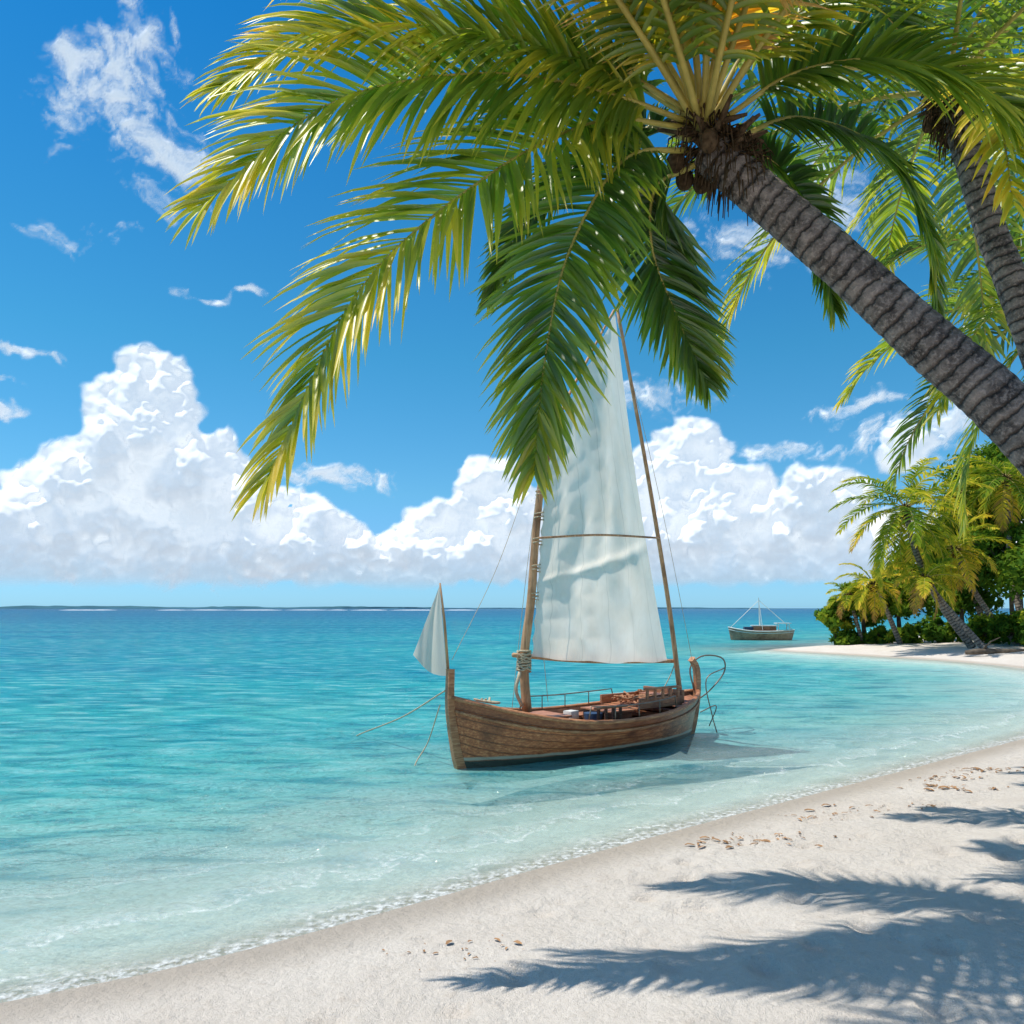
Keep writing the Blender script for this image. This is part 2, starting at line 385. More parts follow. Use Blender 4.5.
gl=t.new('ShaderNodeBsdfGlossy'); gl.inputs['Roughness'].default_value=.06; t.set(gl.inputs['Normal'],bn)
body=t.mixs(t.math('MINIMUM',t.math('MULTIPLY',fr.outputs[0],.85),.27),body,gl.outputs[0])
nf=t.noise(v,1.1,2,.6); ne=t.noise(v,14,3,.7)
sf=t.math('ADD',s,t.math('MULTIPLY',t.math('SUBTRACT',nf,.5),1.5))
lines=t.ramp(t.math('FRACT',t.math('MULTIPLY',sf,1.1)),[(0,0),(.05,1),(.12,.5),(.5,0),(1,0)])
lines=t.math('MULTIPLY',lines,t.mr(s,3.0,.3,0,.7))
edge=t.mr(t.math('ADD',s,t.math('MULTIPLY',t.math('SUBTRACT',nf,.5),.12)),.18,.03)
foam=t.math('MULTIPLY',t.math('MAXIMUM',lines,t.math('MULTIPLY',edge,.8)),t.mr(ne,.40,.66))
foam=t.math('MULTIPLY',foam,.85)
finish(t,t.mixs(foam,body,t.diff((.85,.87,.86,1)))); WATER=m
def wz(X,Y,sd):
    s=-sd; k=np.clip(s/2.5,0,1)*np.exp(-np.maximum(np.hypot(X,Y)-10,0)/40)
    z=((vnoise(X*.7+Y*.1,Y*1.5,5)-.5)*.08+(vnoise(X*1.9,Y*3.4,6)-.5)*.045)*k
    z+=.03*np.exp(-((s-1.1+(vnoise(X*.6,Y*.6,8)-.5)*.9)/.16)**2)+.006
    return z
sheet(500,0,8,2.0,6000,'sea_water',wz,WATER)

# distant low islands
mb=MB(); xs=np.linspace(-2500,1300,240); G=[]
for j,fz in enumerate((0,.5,1,.0)):
    row=[]
    for x in xs:
        hgt=(3+9*float(vnoise(np.array(x/260.),np.array(3.3),4))+4*float(vnoise(np.array(x/35.),np.array(1.3),5)))*(1 if x<-350 else .45)*min(1,(x+2500)/200+.05,(1300-x)/200+.05)
        row.append((x,3600+j*60,-.5+hgt*fz))
    G.append(row)
mb.grid(G); mb.build('distant_island',[m_plain('island_haze',(.05,.13,.17),.9,.2,.01)])  # distance haze is put into the bluish base colour
mb=MB()
for k in range(26):
    x0=random.uniform(-900,-60); L=random.uniform(10,60); y0=900+random.uniform(-30,30)
    mb.grid([[(x0+L*i/6,y0+dy,.05+.5*math.sin(math.pi*i/6)*(dy==2)) for i in range(7)] for dy in(0,2,5)])
mb.build('reef_surf',[m_plain('surf',(.8,.82,.82),.9,.05)])

# ------------------------------------------------------------ clouds: real relief, 4 km out, lit by the sun plus an added glow
U=1/F; cell=1.25
az_=np.arange(-620,621,cell)*U; el_=np.arange(10,590,cell)*U
nc,nr=len(az_),len(el_); XX,YY=np.meshgrid(az_/U,el_/U)
def ell(px,py,rx,ry):
    a=math.atan((px-512)/F); e=math.atan((608-py)/F*math.cos(a)); return (a/U,e/U,rx*math.cos(a)**2,ry*math.cos(a))
CU=[ell(*k) for k in[(145,394,48,36),(106,425,40,36),(185,448,46,40),(120,475,74,48),(40,522,85,40),(212,502,58,40),(288,526,56,32),(335,545,42,22),(120,550,190,30),(300,566,120,18),(490,490,40,28),(465,535,60,30),(400,565,70,16),(400,508,18,8),(545,540,80,32),(685,458,40,30),(655,508,66,38),(768,510,68,38),(820,500,38,28),(740,548,150,32),(600,562,140,20),(880,560,100,24),(910,450,50,16),(1000,530,100,45),(-60,540,120,50)]]
rg=np.random.RandomState(12); H=np.zeros((nr,nc))
def splat(x,y,z,r):
    i0=int((x-r-XX[0,0])/cell);i1=int((x+r-XX[0,0])/cell)+2;j0=int((y-r-YY[0,0])/cell);j1=int((y+r-YY[0,0])/cell)+2
    i0=max(i0,0);j0=max(j0,0);i1=min(i1,nc);j1=min(j1,nr)
    if i0>=i1 or j0>=j1: return
    d2=(XX[j0:j1,i0:i1]-x)**2+(YY[j0:j1,i0:i1]-y)**2; k=r*r-d2
    h=np.where(k>0,z+np.sqrt(np.maximum(k,0)),0); H[j0:j1,i0:i1]=np.maximum(H[j0:j1,i0:i1],h)
areas=np.array([e[2]*e[3] for e in CU]); pr=np.cumsum(areas/areas.sum())
def hat(x,y):
    i=int((x-XX[0,0])/cell); j=int((y-YY[0,0])/cell)
    return H[j,i] if 0<=i<nc and 0<=j<nr else 0
for cnt,ra,rb,ext in((300,11,24,.80),(1300,6,12,1.02),(7000,3.2,6,1.18),(34000,1.6,3.0,1.35)):
    for k in range(cnt):
        e=CU[min(int(np.searchsorted(pr,rg.rand())),len(CU)-1)]
        th=rg.uniform(0,6.283); q=math.sqrt(rg.rand())*ext; x=e[0]+e[2]*q*math.cos(th); y=e[1]+e[3]*q*math.sin(th); r=rg.uniform(ra,rb)
        if ext<.9: z=24*math.sqrt(max(0,1-q*q))+rg.uniform(0,34)
        else:
            z=hat(x,y)
            if z<=0: continue
            z-=(.05 if r>6 else .35)*r
        splat(x,y,max(z,.5),r)
wx=(fbm(XX/22,YY/22,4,1)-.5)*18+(fbm(XX/6,YY/6,3,2)-.5)*7; wy=(fbm(XX/22,YY/22,4,5)-.5)*14+(fbm(XX/6,YY/6,3,6)-.5)*7
ii=np.clip(((XX+wx-XX[0,0])/cell),0,nc-1.01); jj=np.clip(((YY+wy-YY[0,0])/cell),0,nr-1.01)
i0=ii.astype(int);j0=jj.astype(int);fi=ii-i0;fj=jj-j0
i1=np.minimum(i0+1,nc-1);j1=np.minimum(j0+1,nr-1)
H=(H[j0,i0]*(1-fi)+H[j0,i1]*fi)*(1-fj)+(H[j1,i0]*(1-fi)+H[j1,i1]*fi)*fj
def blur(A,r,n=2):
    for _ in range(n):
        for axx in(0,1):
            P=np.concatenate([np.take(A,[0]*r,axx),A,np.take(A,[-1]*r,axx)],axx); Cs=np.cumsum(P,axx)
            z=np.zeros_like(np.take(Cs,[0],axx)); Cs=np.concatenate([z,Cs],axx); w=2*r+1
            A=(np.take(Cs,range(w,Cs.shape[axx]),axx)-np.take(Cs,range(0,Cs.shape[axx]-w),axx))/w
    return A
M=(H>.5).astype(float); b2=blur(M,2); b5=blur(M,6)
fine=fbm(XX/4,YY/4,4,9); mid=fbm(XX/18,YY/18,4,19)
sst=lambda x,a,b:(lambda q:q*q*(3-2*q))(np.clip((x-a)/(b-a),0,1))
al=sst(b2,.40+.6*(fine-.5),.98)*sst(b5,.30+1.4*(mid-.5),.85)
bb=blur(M,3); Hf=np.where(M>0,H,blur(H*M,3)/np.maximum(bb,1e-3))
Hs=.40*Hf+.30*blur(Hf,1,1)+.30*blur(Hf,4)+fine*3+mid*5
al*=sst(YY,14,30)*(.70+.30*sst(YY,22,60))
WI=[ell(*k) for k in[(140,70,52,50),(95,108,46,32),(172,145,42,46),(75,65,42,18),(130,30,25,14),(85,228,52,13),(30,358,60,6),(15,388,45,5),(10,420,40,8),(915,435,80,28),(870,402,60,9),(735,245,60,28),(820,185,60,40),(345,472,60,12),(230,300,50,4),(790,440,50,8),(980,415,60,24),(640,390,40,16),(250,560,300,20),(650,395,60,14)]]
env=np.full(XX.shape,-9.)
wX=XX+(fbm(XX/50,YY/50,4,31)-.5)*60; wY=YY+(fbm(XX/50,YY/50,4,37)-.5)*40
for e in WI: env=np.maximum(env,1-np.hypot((wX-e[0])/e[2],(wY-e[1])/e[3]))
ca,sa=math.cos(.25),math.sin(.25)
wn=fbm((wX*ca-wY*sa)/22,(wX*sa+wY*ca)/18,7,41,.68)
al2=sst(np.minimum(env,.6)+(wn-.50)*3.0,.0,1.15)*.95
al=1-(1-al)*(1-al2); Hs=np.where(M>0,Hs,wn*42+fine*3)
Hs=blur(Hs,1,1)
D=4000-Hs*5.0
AZ,EL=np.meshgrid(az_,el_); V=np.stack([np.sin(AZ)*np.cos(EL)*D,np.cos(AZ)*np.cos(EL)*D,np.sin(EL)*D+EYE],-1).reshape(-1,3)
idx=np.arange(nr*nc).reshape(nr,nc); Fc=np.stack([idx[:-1,:-1],idx[:-1,1:],idx[1:,1:],idx[1:,:-1]],-1).reshape(-1,4)
av=al.ravel(); keep=av[Fc].max(1)>.004; Fc=Fc[keep]; used=np.zeros(nr*nc,bool); used[Fc.ravel()]=True
remap=np.cumsum(used)-1; V=V[used]; av=av[used]; Fc=remap[Fc]
m,t=mat('cloud_vapour'); aa=t.attr('al')
em=t.new('ShaderNodeEmission'); em.inputs[0].default_value=(.80,.90,1,1); em.inputs[1].default_value=.62   # added bluish glow standing in for light scattered inside the vapour
ad=t.new('ShaderNodeAddShader'); t.l.new(t.diff((.46,.445,.43,1)),ad.inputs[0]); t.l.new(em.outputs[0],ad.inputs[1])
tp=t.new('ShaderNodeBsdfTransparent'); finish(t,t.mixs(aa,tp.outputs[0],ad.outputs[0]))
npmesh('clouds',V,Fc,m,'al',av)

# ------------------------------------------------------------ broadleaf grove
def leafy(name,x,y,h,r,n,yel,seed,trunk_r=.18,squash=.8):
    rg=np.random.RandomState(seed); random.seed(seed); mb=MB(); base=float(ground_z(np.array(x),np.array(y),sdist(np.array([x]),np.array([y])))[0])-.1
    top=np.array((x,y,base+h-r*squash))
    mb.tube(catmull([(x+.3,y,base),(x+.1,y,base+h*.25),top],8),[trunk_r*(1-.5*i/7) for i in range(8)],7,1,jit=.1)
    K=int(16+r*5); cl=[]
    for i in range(K):
        d=rg.normal(size=3); d/=np.linalg.norm(d); rr=r*rg.uniform(.35,1.0)
        c=top+d*rr*np.array((1,1,squash))+np.array((0,0,-.1*r)); cr=r*rg.uniform(.22,.42); cl.append((c,cr))
        if i%2==0: mb.tube([top+np.array((0,0,-h*.2)),(top+c)/2+rg.uniform(-.2,.2,3),c],[trunk_r*.45,trunk_r*.25,.02],5,1)
    for c,cr in cl:
        q=n//K; D=rg.normal(size=(q,3)); D/=np.linalg.norm(D,axis=1)[:,None]
        P=c+D*cr*rg.uniform(.55,1.12,(q,1))*np.array((1,1,.8)); tone=yel+rg.uniform(-.13,.16)
        A=rg.normal(size=(q,3))+np.array((0,0,-.3)); A/=np.linalg.norm(A,axis=1)[:,None]
        Nn=D+rg.normal(size=(q,3))*.5+np.array((0,0,.5)); B=np.cross(A,Nn); B/=np.linalg.norm(B,axis=1)[:,None]+1e-6
        sz=rg.uniform(.12,.26,(q,1)); v4=np.stack([P-A*sz,P+B*sz*.45,P+A*sz,P-B*sz*.45],1).reshape(-1,3)
        b=len(mb.v); mb.v+=v4.tolist(); mb.a+=np.repeat(tone+rg.uniform(-.08,.1,q)+D[:,2]*.05,4).tolist()
        mb.f+=[(b+4*i,b+4*i+1,b+4*i+2,b+4*i+3) for i in range(q)]; mb.m+=[0]*q
    return mb.build(name,[FOL,BARK],smooth=False)
for i,(px,d,h,r,n,y) in enumerate([(834,50.5,3.0,1.3,2600,.42),(862,50.5,4.0,1.7,3400,.38),(897,50,5.2,2.1,4200,.38),(935,53,8.2,2.8,7000,.34),(985,54,11.4,3.2,9000,.36),(1018,50,13.6,3.6,10000,.34),(1065,50,14,4,9000,.36),(1010,47,7.4,2.7,7000,.28),(960,50,5.4,2.4,5000,.30),(1060,42,7,3,6000,.32)]):
    leafy('tropical_tree',(px-512)/F*d,d,h,r,n,y,100+i)
for i,(px,d,h,r,n) in enumerate([(845,50,1.1,.9,1300),(876,49.5,1.3,1.0,1500),(905,48,1.5,1.0,1600),(940,47,1.6,1.1,1600),(985,45,1.7,1.2,2000),(1015,43,1.9,1.3,2200),(1045,40,2.0,1.4,2200)]):
    leafy('beach_shrub',(px-512)/F*d,d,h,r,n,.34,200+i,.06,.7)
FM=[LEAF_FAR,RACH,TRUNK2,FIBRE]
def gp(px,d): return ((px-512)/F*d,d,.4)
palm(W(905,508,42),[W(915,550,42),W(938,600,42),gp(972,42)],.13,.2,28,4.2,.95,.40,34,.10,FM,21,(70,-60),True)
palm(W(955,548,44),[W(968,580,44),W(990,615,44),gp(1020,43)],.12,.18,20,3.0,.8,.46,30,.09,FM,22,(70,-60),True)
palm(W(872,583,47),[W(882,600,47),gp(900,47)],.1,.16,18,2.2,.6,.5,26,.09,FM,23,(70,-50),True)
palm(W(1006,478,46),[W(1008,520,46),W(1012,580,45),gp(1030,44)],.12,.2,22,3.2,.8,.40,30,.09,FM,24,(70,-60),True)
palm(W(925,578,41),[W(945,605,41),gp(985,40)],.1,.16,14,2.0,.6,.5,26,.09,FM,25,(60,-50),True)
palm(W(848,596,49.5),[W(853,610,49.5),gp(862,49.5)],.08,.13,14,1.7,.5,.5,22,.08,FM,27,(70,-40),True)
palm(W(958,492,50),[W(962,540,50),W(972,590,49),gp(992,48)],.12,.2,20,3.6,.85,.34,28,.10,FM,28,(70,-55),True)
mb=MB(); random.seed(4)
mb.tube(catmull([(21.9,38.5,.35),(22.6,38.2,.42),(23.5,38.4,.42),(24.6,38,.5)],10),[.1,.13,.14,.13,.14,.12,.11,.1,.08,.05],8,0,jit=.1)
mb.tube([(22.6,38.3,.45),(22.9,38.1,.9),(23.3,38,1.1)],[.06,.04,.015],6,0)
mb.build('driftwood_log',[BARK])

# ------------------------------------------------------------ sailing boat
boat=bpy.data.objects.new('wooden_sailboat',None); scene.collection.objects.link(boat)
BA=math.atan2(-3.3,-4.5); boat.location=(1.35,14.05,0); boat.rotation_euler=(0,0,BA)
def WL(p):
    x,y,z=p; x-=1.35; y-=14.05; c,s_=math.cos(-BA),math.sin(-BA); return np.array((x*c-y*s_,x*s_+y*c,z))
HULLM=m_wood('hull_planks',(.24,.060,.022),(.50,.145,.048),(.72,.30,.12),1,.28,water=True,patch=.3)
WOOD=m_wood('worn_wood',(.28,.095,.04),(.50,.21,.09),(.66,.39,.21),1.2,.5)
DECK=m_wood('deck_wood',(.26,.09,.045),(.46,.19,.09),(.62,.34,.18),1.5,.5)
DARK=m_wood('dark_wood',(.09,.035,.018),(.16,.07,.035),(.26,.13,.07),1,.6)
SPAR=m_wood('spar_wood',(.30,.15,.07),(.52,.29,.14),(.66,.44,.26),1,.6,stretch=(8,8,.8))
ROPE=m_plain('rope',(.50,.42,.29),.9,.3,40)
STEEL=m_plain('rail_steel',(.22,.17,.13),.4,.3,10,.4)
BLUE=m_plain('blue_tub',(.03,.06,.12),.5,.3); WHITE=m_plain('white_paint',(.70,.68,.62),.5,.1)
NET=m_plain('net_bundle',(.42,.21,.12),.9,.45,14)
def hull_fn(L,B,zs_b,zs_m,zs_s,zk):
    def f(t,u,off=0):
        e=2*t-1; b=B/2*(max(0,1-abs(e)**2.3))**.85
        zs=zs_m+(zs_b-zs_m)*max(0,-e)**2.1+(zs_s-zs_m)*max(0,e)**2.1
        k=zk+(0.0-zk)*abs(e)**6*.6
        z=k+(zs-k)*u; y=b*(.66*u**.5+.34*u)+off+.03
        x=L/2*(-e)+ (-e)*abs(e)**3*.22*(u-.55)
        return x,y,z
    return f
def build_hull(fn,parent,mats,strakes=9,st=46):
    mb=MB()
    for side in(1,-1):
        rows=[]; av=[]
        for i in range(st+1):
            t=i/st; row=[]; ar=[]
            e=1-abs(2*t-1)**8
            for j in range(strakes):
                for u,o,aa in((j/strakes,.032 if j else 0,.9),((j+.10)/strakes,.030,.0),((j+.82)/strakes,.004,.0),((j+.97)/strakes,.0,1.0)):
                    x,y,z=fn(t,u,o*e); row.append((x,y*side,z)); ar.append(aa if j<strakes-1 else max(aa,.55))
            x,y,z=fn(t,1,0); row.append((x,y*side,z)); ar.append(.5)
            rows.append(row if side<0 else row[::-1]); av.append(ar if side<0 else ar[::-1])
        mb.grid(rows,0,av)
    mb.build('hull',mats,smooth=False,parent=parent)
    mb=MB()
    for side in(1,-1):
        rows=[]
        for i in range(st+1):
            t=i/st; rows.append([(x,max(y-.06,.004)*side,z) for x,y,z in[fn(t,u) for u in(1,.9,.75,.6,.45,.33)]])
        mb.grid(rows,0)
    mb.grid([[(fn(t,.36)[0],sgn*max(fn(t,.36)[1]-.05,.01),fn(.5,.36)[2]+.02) for sgn in(1,.33,-.33,-1)] for t in np.linspace(.06,.94,30)],0)
    mb.build('inner_planking',[mats[1]],parent=parent)
    mb=MB()
    for side in(1,-1):
        P=[]; Q=[]
        for i in range(st+1):
            t=i/st; x,y,z=fn(t,1); P.append((x,y*side,z+.01)); x,y,z=fn(t,.84,.03); Q.append((x,y*side,z))
        mb.tube(P,.045,8,0,flat=.8); mb.tube(Q,.028,6,0)
    mb.build('gunwales',[mats[2]],parent=parent)
fn=hull_fn(5.5,1.95,1.10,.62,.86,-.35)
build_hull(fn,boat,[HULLM,DARK,WOOD])
mb=MB()
def post(pts,wx,wy,mi=0):
    C=catmull(pts,16); fr=mb.frames(C); b=len(mb.v); n=len(C)
    for i,(p,(T,u,w)) in enumerate(zip(C,fr)):
        X=nrm(np.cross((0,1,0),T)); sc=wx[0]+(wx[1]-wx[0])*i/(n-1)
        for a_,b_ in((-1,-1),(1,-1),(1,1),(-1,1)): mb.v.append(tuple(p+X*a_*sc+np.array((0,1,0))*b_*wy)); mb.a.append(.5)
    for i in range(n-1):
        for k in range(4): mb.f.append((b+4*i+k,b+4*i+(k+1)%4,b+4*i+4+(k+1)%4,b+4*i+4+k)); mb.m.append(mi)
    mb.f.append((b,b+1,b+2,b+3)); mb.f.append((b+4*n-1,b+4*n-2,b+4*n-3,b+4*n-4)); mb.m+=[mi,mi]
post([(2.45,0,-.3),(2.68,0,.0),(2.80,0,.5),(2.87,0,1.0),(2.86,0,1.55)],(.09,.05),.055)
post([(-2.45,0,-.3),(-2.68,0,.1),(-2.80,0,.5),(-2.86,0,.9),(-2.84,0,1.30),(-2.70,0,1.50)],(.09,.05),.05)
mb.build('stem_posts',[WOOD],smooth=False,parent=boat,bevel=.012)
mb=MB()
def deck(t0,t1,du,mi,k=9):
    g=[]
    for t_ in np.linspace(t0,t1,k):
        x,y,z=fn(t_,1); y-=.055; g.append([(x,y*s_,z-du+.05*(1-abs(s_))) for s_ in(1,.75,.5,.25,0,-.25,-.5,-.75,-1)])
    mb.grid(g,mi)
deck(.03,.23,.07,0); deck(.83,.97,.08,0)
def thwart(t_,w,mi=0,zz=.46):
    x,y,z=fn(t_,.8); mb.box((x,0,zz),(w,2*(y-.05),.05),mi)
for t_,w,z in((.34,.2,.50),(.48,.24,.48),(.60,.22,.48),(.72,.34,.56),(.80,.2,.60)): thwart(t_,w,0,z)
for s_ in(1,-1):
    for k in range(3):
        P=[]
        for t_ in np.linspace(.45,.86,14):
            x,y,z=fn(t_,.8); P.append((x,(y-.12-.12*k)*s_,.54+.02*(t_>.7)))
        mb.tube(P,.052,4,0,flat=.35)
for i in range(6): mb.box((-.85-.17*i,-.05,.70+.012*i),(.14,.95,.03),0,rot=.02*i)
mb.box((-1.3,.50,.80),(1.1,.05,.18),0); mb.box((-1.3,-.50,.80),(1.1,.05,.16),0); mb.box((-1.90,.0,.86),(.06,1.0,.24),0); mb.box((-1.55,.1,.86),(.3,.5,.10),0)
# slatted seat back and bench ends
for i in range(5): mb.box((-.92-.2*i,.53,.96),(.05,.04,.18),0)
mb.box((-1.32,.53,1.06),(.95,.06,.04),0)
mb.box((-.45,.0,.56),(.5,.75,.22),1); mb.box((-.45,.0,.685),(.58,.82,.03),0); mb.box((.45,.0,.52),(.3,1.0,.05),0)
mb.box((1.0,.0,.52),(.5,.7,.30),1); mb.box((1.0,.0,.69),(.58,.78,.035),0)
for i in range(4): mb.box((.2-.17*i,.48,.60),(.04,.05,.40),1)
mb.box((-.05,.52,.80),(.75,.06,.04),0)
mb.build('deck_and_thwarts',[DECK,DARK],smooth=False,parent=boat,bevel=.006)
mb=MB()
mb.tube([(-.02,.1,.38),(-.02,.1,.66)],[.13,.17],14,0); mb.box((.15,-.30,.60),(.22,.18,.14),1,rot=.2)
mb.box((-1.2,.2,.86),(.34,.26,.08),2,rot=.3)
for k in range(70):
    p=np.array((-1.35+random.uniform(-.5,.5),random.uniform(-.4,.4),.78+random.uniform(0,.10)))
    mb.tube(catmull([p,p+np.random.uniform(-.14,.14,3)*(1,1,.3),p+np.random.uniform(-.18,.18,3)*(1,1,.3)],6),.018,5,2)
mb.build('cargo',[BLUE,WHITE,NET],parent=boat,bevel=.02)
mb=MB()
mast=[W(527,712,13.24),W(524,660,13.24),W(531,600,13.26),W(536,530,13.3),W(543,465,13.3),W(546,420,13.32)]
mb.tube([WL(p) for p in catmull(mast,24)],[.085-.03*i/23 for i in range(24)],10,0,jit=.03)
peak=W(614,310,14.2)
mb.tube([WL(p) for p in catmull([W(543,480,13.22),W(560,415,13.4),W(590,355,13.85),peak],14)],[.035-.018*i/13 for i in range(14)],7,0)
mb.tube([WL(p) for p in catmull([W(680,694,15.3),W(668,600,15.1),W(645,460,14.7),W(617,308,14.22)],20)],[.05-.022*i/19 for i in range(20)],8,0)
mb.tube([WL(p) for p in catmull([W(513,655,13.1),W(590,661,14.1),W(676,661,15.35)],12)],.038,8,0,jit=.04)
mb.tube([WL(p) for p in catmull([W(538,538,12.9),W(600,535,13.55),W(659,538,14.7)],12)],.020,6,0)
mb.build('mast_and_spars',[SPAR],parent=boat)
# sail
m,t=mat('sailcloth'); v=t.tc.outputs['Object']; a=t.attr('a')
n1=t.noise(v,1.4,3,.65); n2=t.noise(t.mapping(v,(7,7,.8)),2,4,.6)
c=t.mix(t.mr(n1,.35,.75),(.99,.90,.78,1),(.90,.79,.65,1)); c=t.mix(t.mr(n2,.55,.8,0,.3),c,(.76,.64,.50,1))
fr_=t.math('FRACT',t.math('MULTIPLY',a,5.0)); seam=t.mr(t.math('ABSOLUTE',t.math('SUBTRACT',fr_,.5)),.010,.018)
c=t.mix(t.mr(seam,1,0,0,.30),c,(.48,.42,.34,1))
tr=t.new('ShaderNodeBsdfTranslucent'); t.set(tr.inputs[0],c); finish(t,t.mixs(.60,t.diff(c,t.bump(n2,.8,.05)),tr.outputs[0])); SAILM=m
A_,B_,C_,D_=[WL(p) for p in(W(531,657,13.25),W(667,661,15.15),W(615,313,14.2),W(547,440,13.32))]
nrmS=nrm(np.cross(B_-A_,C_-A_))
if np.dot(nrmS,WL((1.35,0,2.5)))<0: nrmS=-nrmS
nu,nv=70,110; G=[];AA=[]
for j in range(nv+1):
    v_=j/nv; row=[];ar=[]
    for i in range(nu+1):
        u=i/nu; Lp=A_*(1-v_)+D_*v_; Rp=B_*(1-v_)+C_*v_; P=Lp*(1-u)+Rp*u
        bul=.32*math.sin(math.pi*u)*(math.sin(math.pi*min(1,v_*.9+.08)))**.6
        wr=.036*math.sin(u*29+math.sin(v_*7)*2.2)*(1-.4*v_)+.028*math.sin(u*13-v_*9+1)+.026*math.sin((u+v_)*17+3*math.sin(v_*4))*math.exp(-((v_-.33)/.14)**2)+.015*math.sin(u*47+v_*11)
        wr+=.05*math.sin(u*24+2*math.sin(9*v_))*math.exp(-v_*9)-.06*math.exp(-((v_-.34)/.018)**2)
        edge_=math.sin(math.pi*u)**.4 if 0<u<1 else 0
        P=P+nrmS*(bul+wr*edge_)+np.array((0,0,-.05*math.sin(math.pi*u)*math.exp(-v_*14)+.012*math.sin(u*19+1)*math.exp(-v_*25)))
        P=P+(B_-A_)*(.012*abs(math.sin(v_*38))*(1-u)-.03*math.sin(math.pi*v_)*u)
        row.append(P);ar.append(u)
    G.append(row);AA.append(ar)
mb=MB(); mb.grid(G,0,AA); mb.build('mainsail',[SAILM],parent=boat)
mb=MB(); st0=WL(W(449,662,12.45)); st1=WL(W(440,583,12.4))
mb.tube([st0-np.array((0,0,.35)),(st0+st1)/2,st1],[.026,.022,.014],7,1)
G=[];n=24; a0=WL(W(439.5,586,12.4)); a1=WL(W(447,676,12.5)); b1=WL(W(413,655,12.3))
for j in range(n+1):
    v_=j/n; row=[]; Lp=a0*(1-v_)+a1*v_; Rp=a0*(1-v_)+b1*v_
    for i in range(13):
        u=i/12; P=Lp*(1-u)+Rp*u+np.array((.06,.10,0))*math.sin(u*9+v_*3)*u*v_*.8+np.array((0,0,-.10*math.sin(math.pi*u)*v_))
        row.append(P)
    G.append(row)
mb.grid(G,0); mb.build('bow_pennant',[SAILM,SPAR],parent=boat)
mb=MB()
def rope(pts,r=.010,mi=0,n=20): mb.tube([WL(p) for p in catmull(pts,n)],r,5,mi)
rope([W(446,690,12.4),W(402,717,13.9),W(358,735,15.6),(-3.5,17,-.4)],.013)
rope([W(440,705,12.35),W(428,742,12.9),W(415,765,12.6),(-1.6,12.3,-.4)],.010)
rope([W(546,425,13.3),W(500,560,12.9),W(452,660,12.5)],.005)
rope([W(546,430,13.3),W(536,560,13.6),W(548,702,14.2)],.005)
rope([W(546,430,13.3),W(528,560,12.9),W(512,708,12.8)],.005)
rope([W(616,315,14.2),W(660,500,15.1),W(698,690,15.7)],.005)
rope([W(676,661,15.3),W(668,680,15.2),W(655,702,15.1)],.010)
for k in range(9):
    zc=W(524,654+k*2.2,13.24); P=[zc+np.array((math.cos(q)*.11,math.sin(q)*.11,random.uniform(-.02,.02)+.01*q)) for q in np.linspace(0,6.6,14)]
    mb.tube([WL(p) for p in P],.018,5,0)
for zpy in(600,572,545,520,497,474):
    f_=(700-zpy)/270; zc=W(527+f_*18,zpy,13.27); mb.tube([WL(zc+np.array((math.cos(q)*.08,math.sin(q)*.08,.01*q))) for q in np.linspace(0,12.5,20)],.011,4,0)
for q_ in range(5):
    mb.tube(catmull([(2.3+random.uniform(-.2,.1),random.uniform(-.1,.1),1.05),(2.2,random.uniform(-.25,.25),1.0),(2.0,.1,.98),(2.3,random.uniform(-.2,.2),1.02)],14),.02,5,0)
mb.tube(catmull([WL(W(520,672,13.1)),WL(W(516,690,13.0)),WL(W(522,706,13.1))],8),.03,6,0)
for s_ in(1,-1):
    P=[]
    for t_ in np.linspace(.36,.74,12):
        x,y,z=fn(t_,1); P.append((x,(y-.03)*s_,z+.26))
    x,y,z=fn(.35,1); P=[(x,(y-.03)*s_,z)]+P; x,y,z=fn(.75,1); P.append((x,(y-.03)*s_,z))
    mb.tube(P,.012,6,1)
    for t_ in(.45,.55,.65): x,y,z=fn(t_,1); mb.tube([(x,(y-.03)*s_,z),(x,(y-.03)*s_,z+.26)],.010,5,1)
for off in(.0,.28):
    mb.tube([WL(p) for p in catmull([W(694,690,15.7+off),W(690,668,15.8+off),W(702,656,15.9+off),W(722,658,16.1+off),W(724,672,16.2+off),W(710,690,16.1+off),W(697,700,15.9+off)],26)],.016,6,1)
rope([W(724,668,16.2),W(706,680,16.0),W(712,715,15.9),W(717,733,15.8)],.012,1)
rope([W(700,712,15.8),W(716,706,15.9),W(709,726,15.8)],.012,1)
mb.build('rigging_and_rails',[ROPE,STEEL],parent=boat)

# ------------------------------------------------------------ far motorboat
mboat=bpy.data.objects.new('fishing_boat',None); scene.collection.objects.link(mboat); mboat.location=(19.4,62,0); mboat.rotation_euler=(0,0,R(172))
fn2=hull_fn(4.8,1.6,1.0,.70,.80,-.25)
GH=m_wood('far_hull',(.34,.14,.07),(.50,.26,.15),(.6,.42,.3),1,.6)
build_hull(fn2,mboat,[GH,DARK,WHITE],6,24)
mb=MB(); mb.box((-.2,0,.9),(1.7,1.0,.4),0); mb.box((-.2,0,1.13),(1.9,1.15,.06),1)
for x in(-2.0,-1.2):
    for y in(.5,-.5): mb.tube([(x,y,.7),(x,y,1.3)],.03,5,1)
mb.box((-1.6,0,1.32),(1.1,1.2,.05),1)
mb.tube([(.1,0,1.1),(.2,0,3.3)],[.06,.03],6,1)
for q in((2.3,0,1.0),(-2.3,0,.85),(0,.7,.8)): mb.tube([(.18,0,3.1),q],.02,4,1)
mb.box((.9,0,.9),(.8,.9,.25),2)
mb.build('cabin_and_mast',[DECK,WHITE,BLUE],smooth=False,parent=mboat)

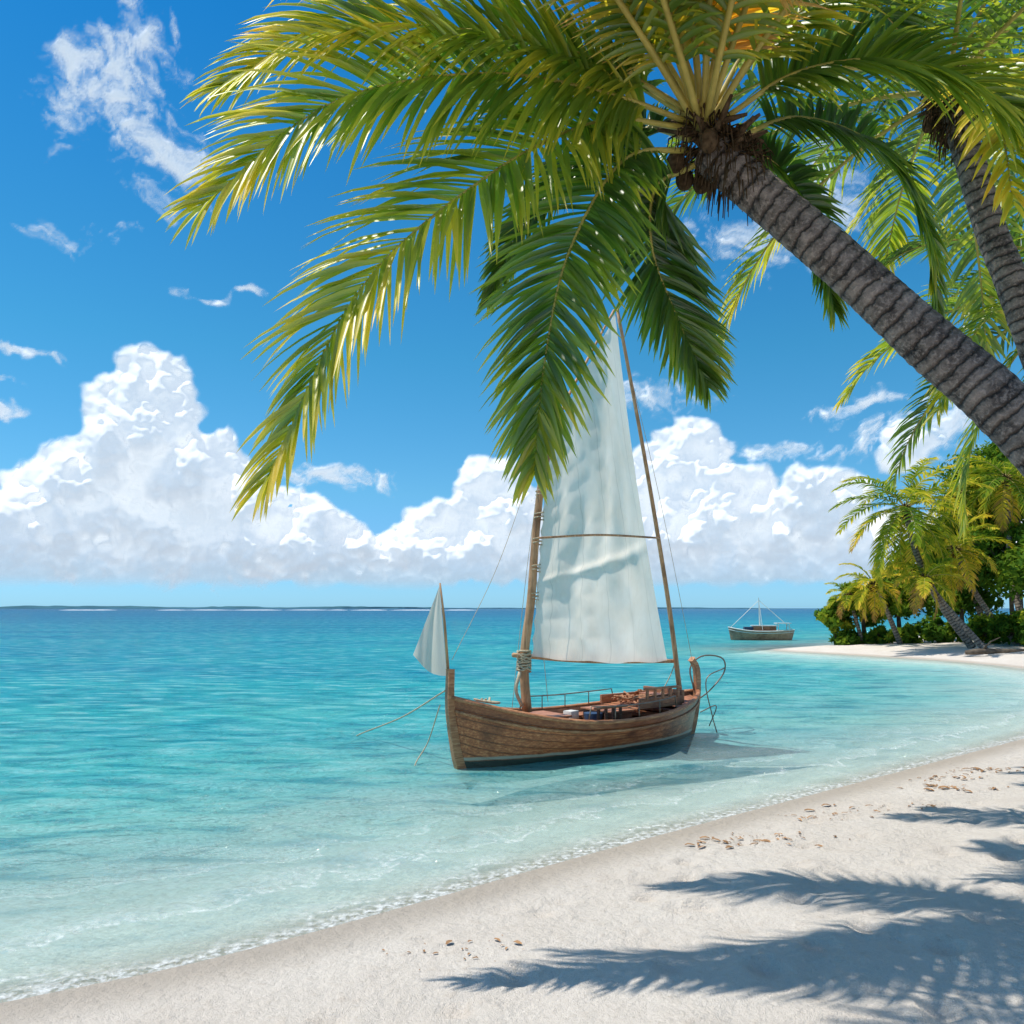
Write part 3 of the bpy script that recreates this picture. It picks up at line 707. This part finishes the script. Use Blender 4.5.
# ------------------------------------------------------------ dry leaves / seaweed on sand
mb=MB(); random.seed(11)
spots=[(2.3,8.3),(2.6,8.2),(6.3,11.3),(7,11.8),(5.8,10.6),(4.4,9.5),(-.25,5.5),(3.6,9.2)]
for k in range(260):
    cx,cy=random.choice(spots); x=cx+random.gauss(0,.35); y=cy+random.gauss(0,.14)
    z=float(gz(np.array([x]),np.array([y]),sdist(np.array([x]),np.array([y])))[0])+.006
    az=random.uniform(0,6.28); L=random.choice((.010,.015,.022,.03,.05))*(y/8) ; w=L*random.uniform(.25,.6); g=[]
    for i in range(4):
        f_=i/3; ww=w*math.sin(math.pi*(.12+.76*f_)); cu=.2*L*math.sin(math.pi*f_)+random.uniform(0,.005)
        g.append([(x+math.cos(az)*L*(f_-.5)*2-math.sin(az)*ww*s_,y+math.sin(az)*L*(f_-.5)*2+math.cos(az)*ww*s_,z+cu+abs(s_)*w*.3) for s_ in(-1,0,1)])
    mb.grid(g,0)
mb.build('dry_leaf_litter',[m_plain('dry_leaf',(.36,.21,.11),.8,.5,3)])

# ------------------------------------------------------------ sun + sky
S=Vector((-.385,.05,.92)).normalized()
sun=bpy.data.lights.new('sun','SUN'); sun.energy=4.6; sun.angle=R(.5); sun.color=(1,.95,.87)
so=bpy.data.objects.new('sun',sun); scene.collection.objects.link(so); so.rotation_euler=S.to_track_quat('Z','Y').to_euler()
w=bpy.data.worlds.new('World'); scene.world=w; w.use_nodes=True; t=NT(w.node_tree); t.n.clear()
out=t.new('ShaderNodeOutputWorld'); tc=t.new('ShaderNodeTexCoord').outputs['Generated']
sky=t.new('ShaderNodeTexSky',sky_type='NISHITA'); sky.sun_disc=False; sky.sun_elevation=math.asin(S.z); sky.sun_rotation=math.atan2(S.x,S.y)
sky.air_density=1.0; sky.dust_density=.3; sky.ozone_density=2.5
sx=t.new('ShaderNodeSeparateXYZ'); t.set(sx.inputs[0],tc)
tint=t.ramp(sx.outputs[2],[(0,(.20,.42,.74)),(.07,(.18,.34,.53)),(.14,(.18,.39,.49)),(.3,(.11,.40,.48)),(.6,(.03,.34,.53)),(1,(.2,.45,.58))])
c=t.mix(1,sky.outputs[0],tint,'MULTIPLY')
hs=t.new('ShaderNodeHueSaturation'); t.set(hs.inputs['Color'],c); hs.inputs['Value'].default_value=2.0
skyfill=t.mix(t.mr(sx.outputs[2],.64,.95,0,.5,True),hs.outputs[0],(4.8,4.9,5.3,1))   # pale fill added to the upper sky to lift and neutralise shadows
bg=t.new('ShaderNodeBackground'); t.set(bg.inputs[0],skyfill); bg.inputs[1].default_value=.14
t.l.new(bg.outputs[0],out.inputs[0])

# ------------------------------------------------------------ camera
cam=bpy.data.cameras.new('camera'); cam.lens=28; cam.sensor_width=36; cam.shift_y=96/1024; cam.clip_end=20000; cam.clip_start=.05
co=bpy.data.objects.new('camera',cam); scene.collection.objects.link(co); co.location=(0,0,EYE); co.rotation_euler=(R(90),0,0); scene.camera=co
scene.view_settings.view_transform='Standard'; scene.view_settings.look='None'; scene.view_settings.exposure=0
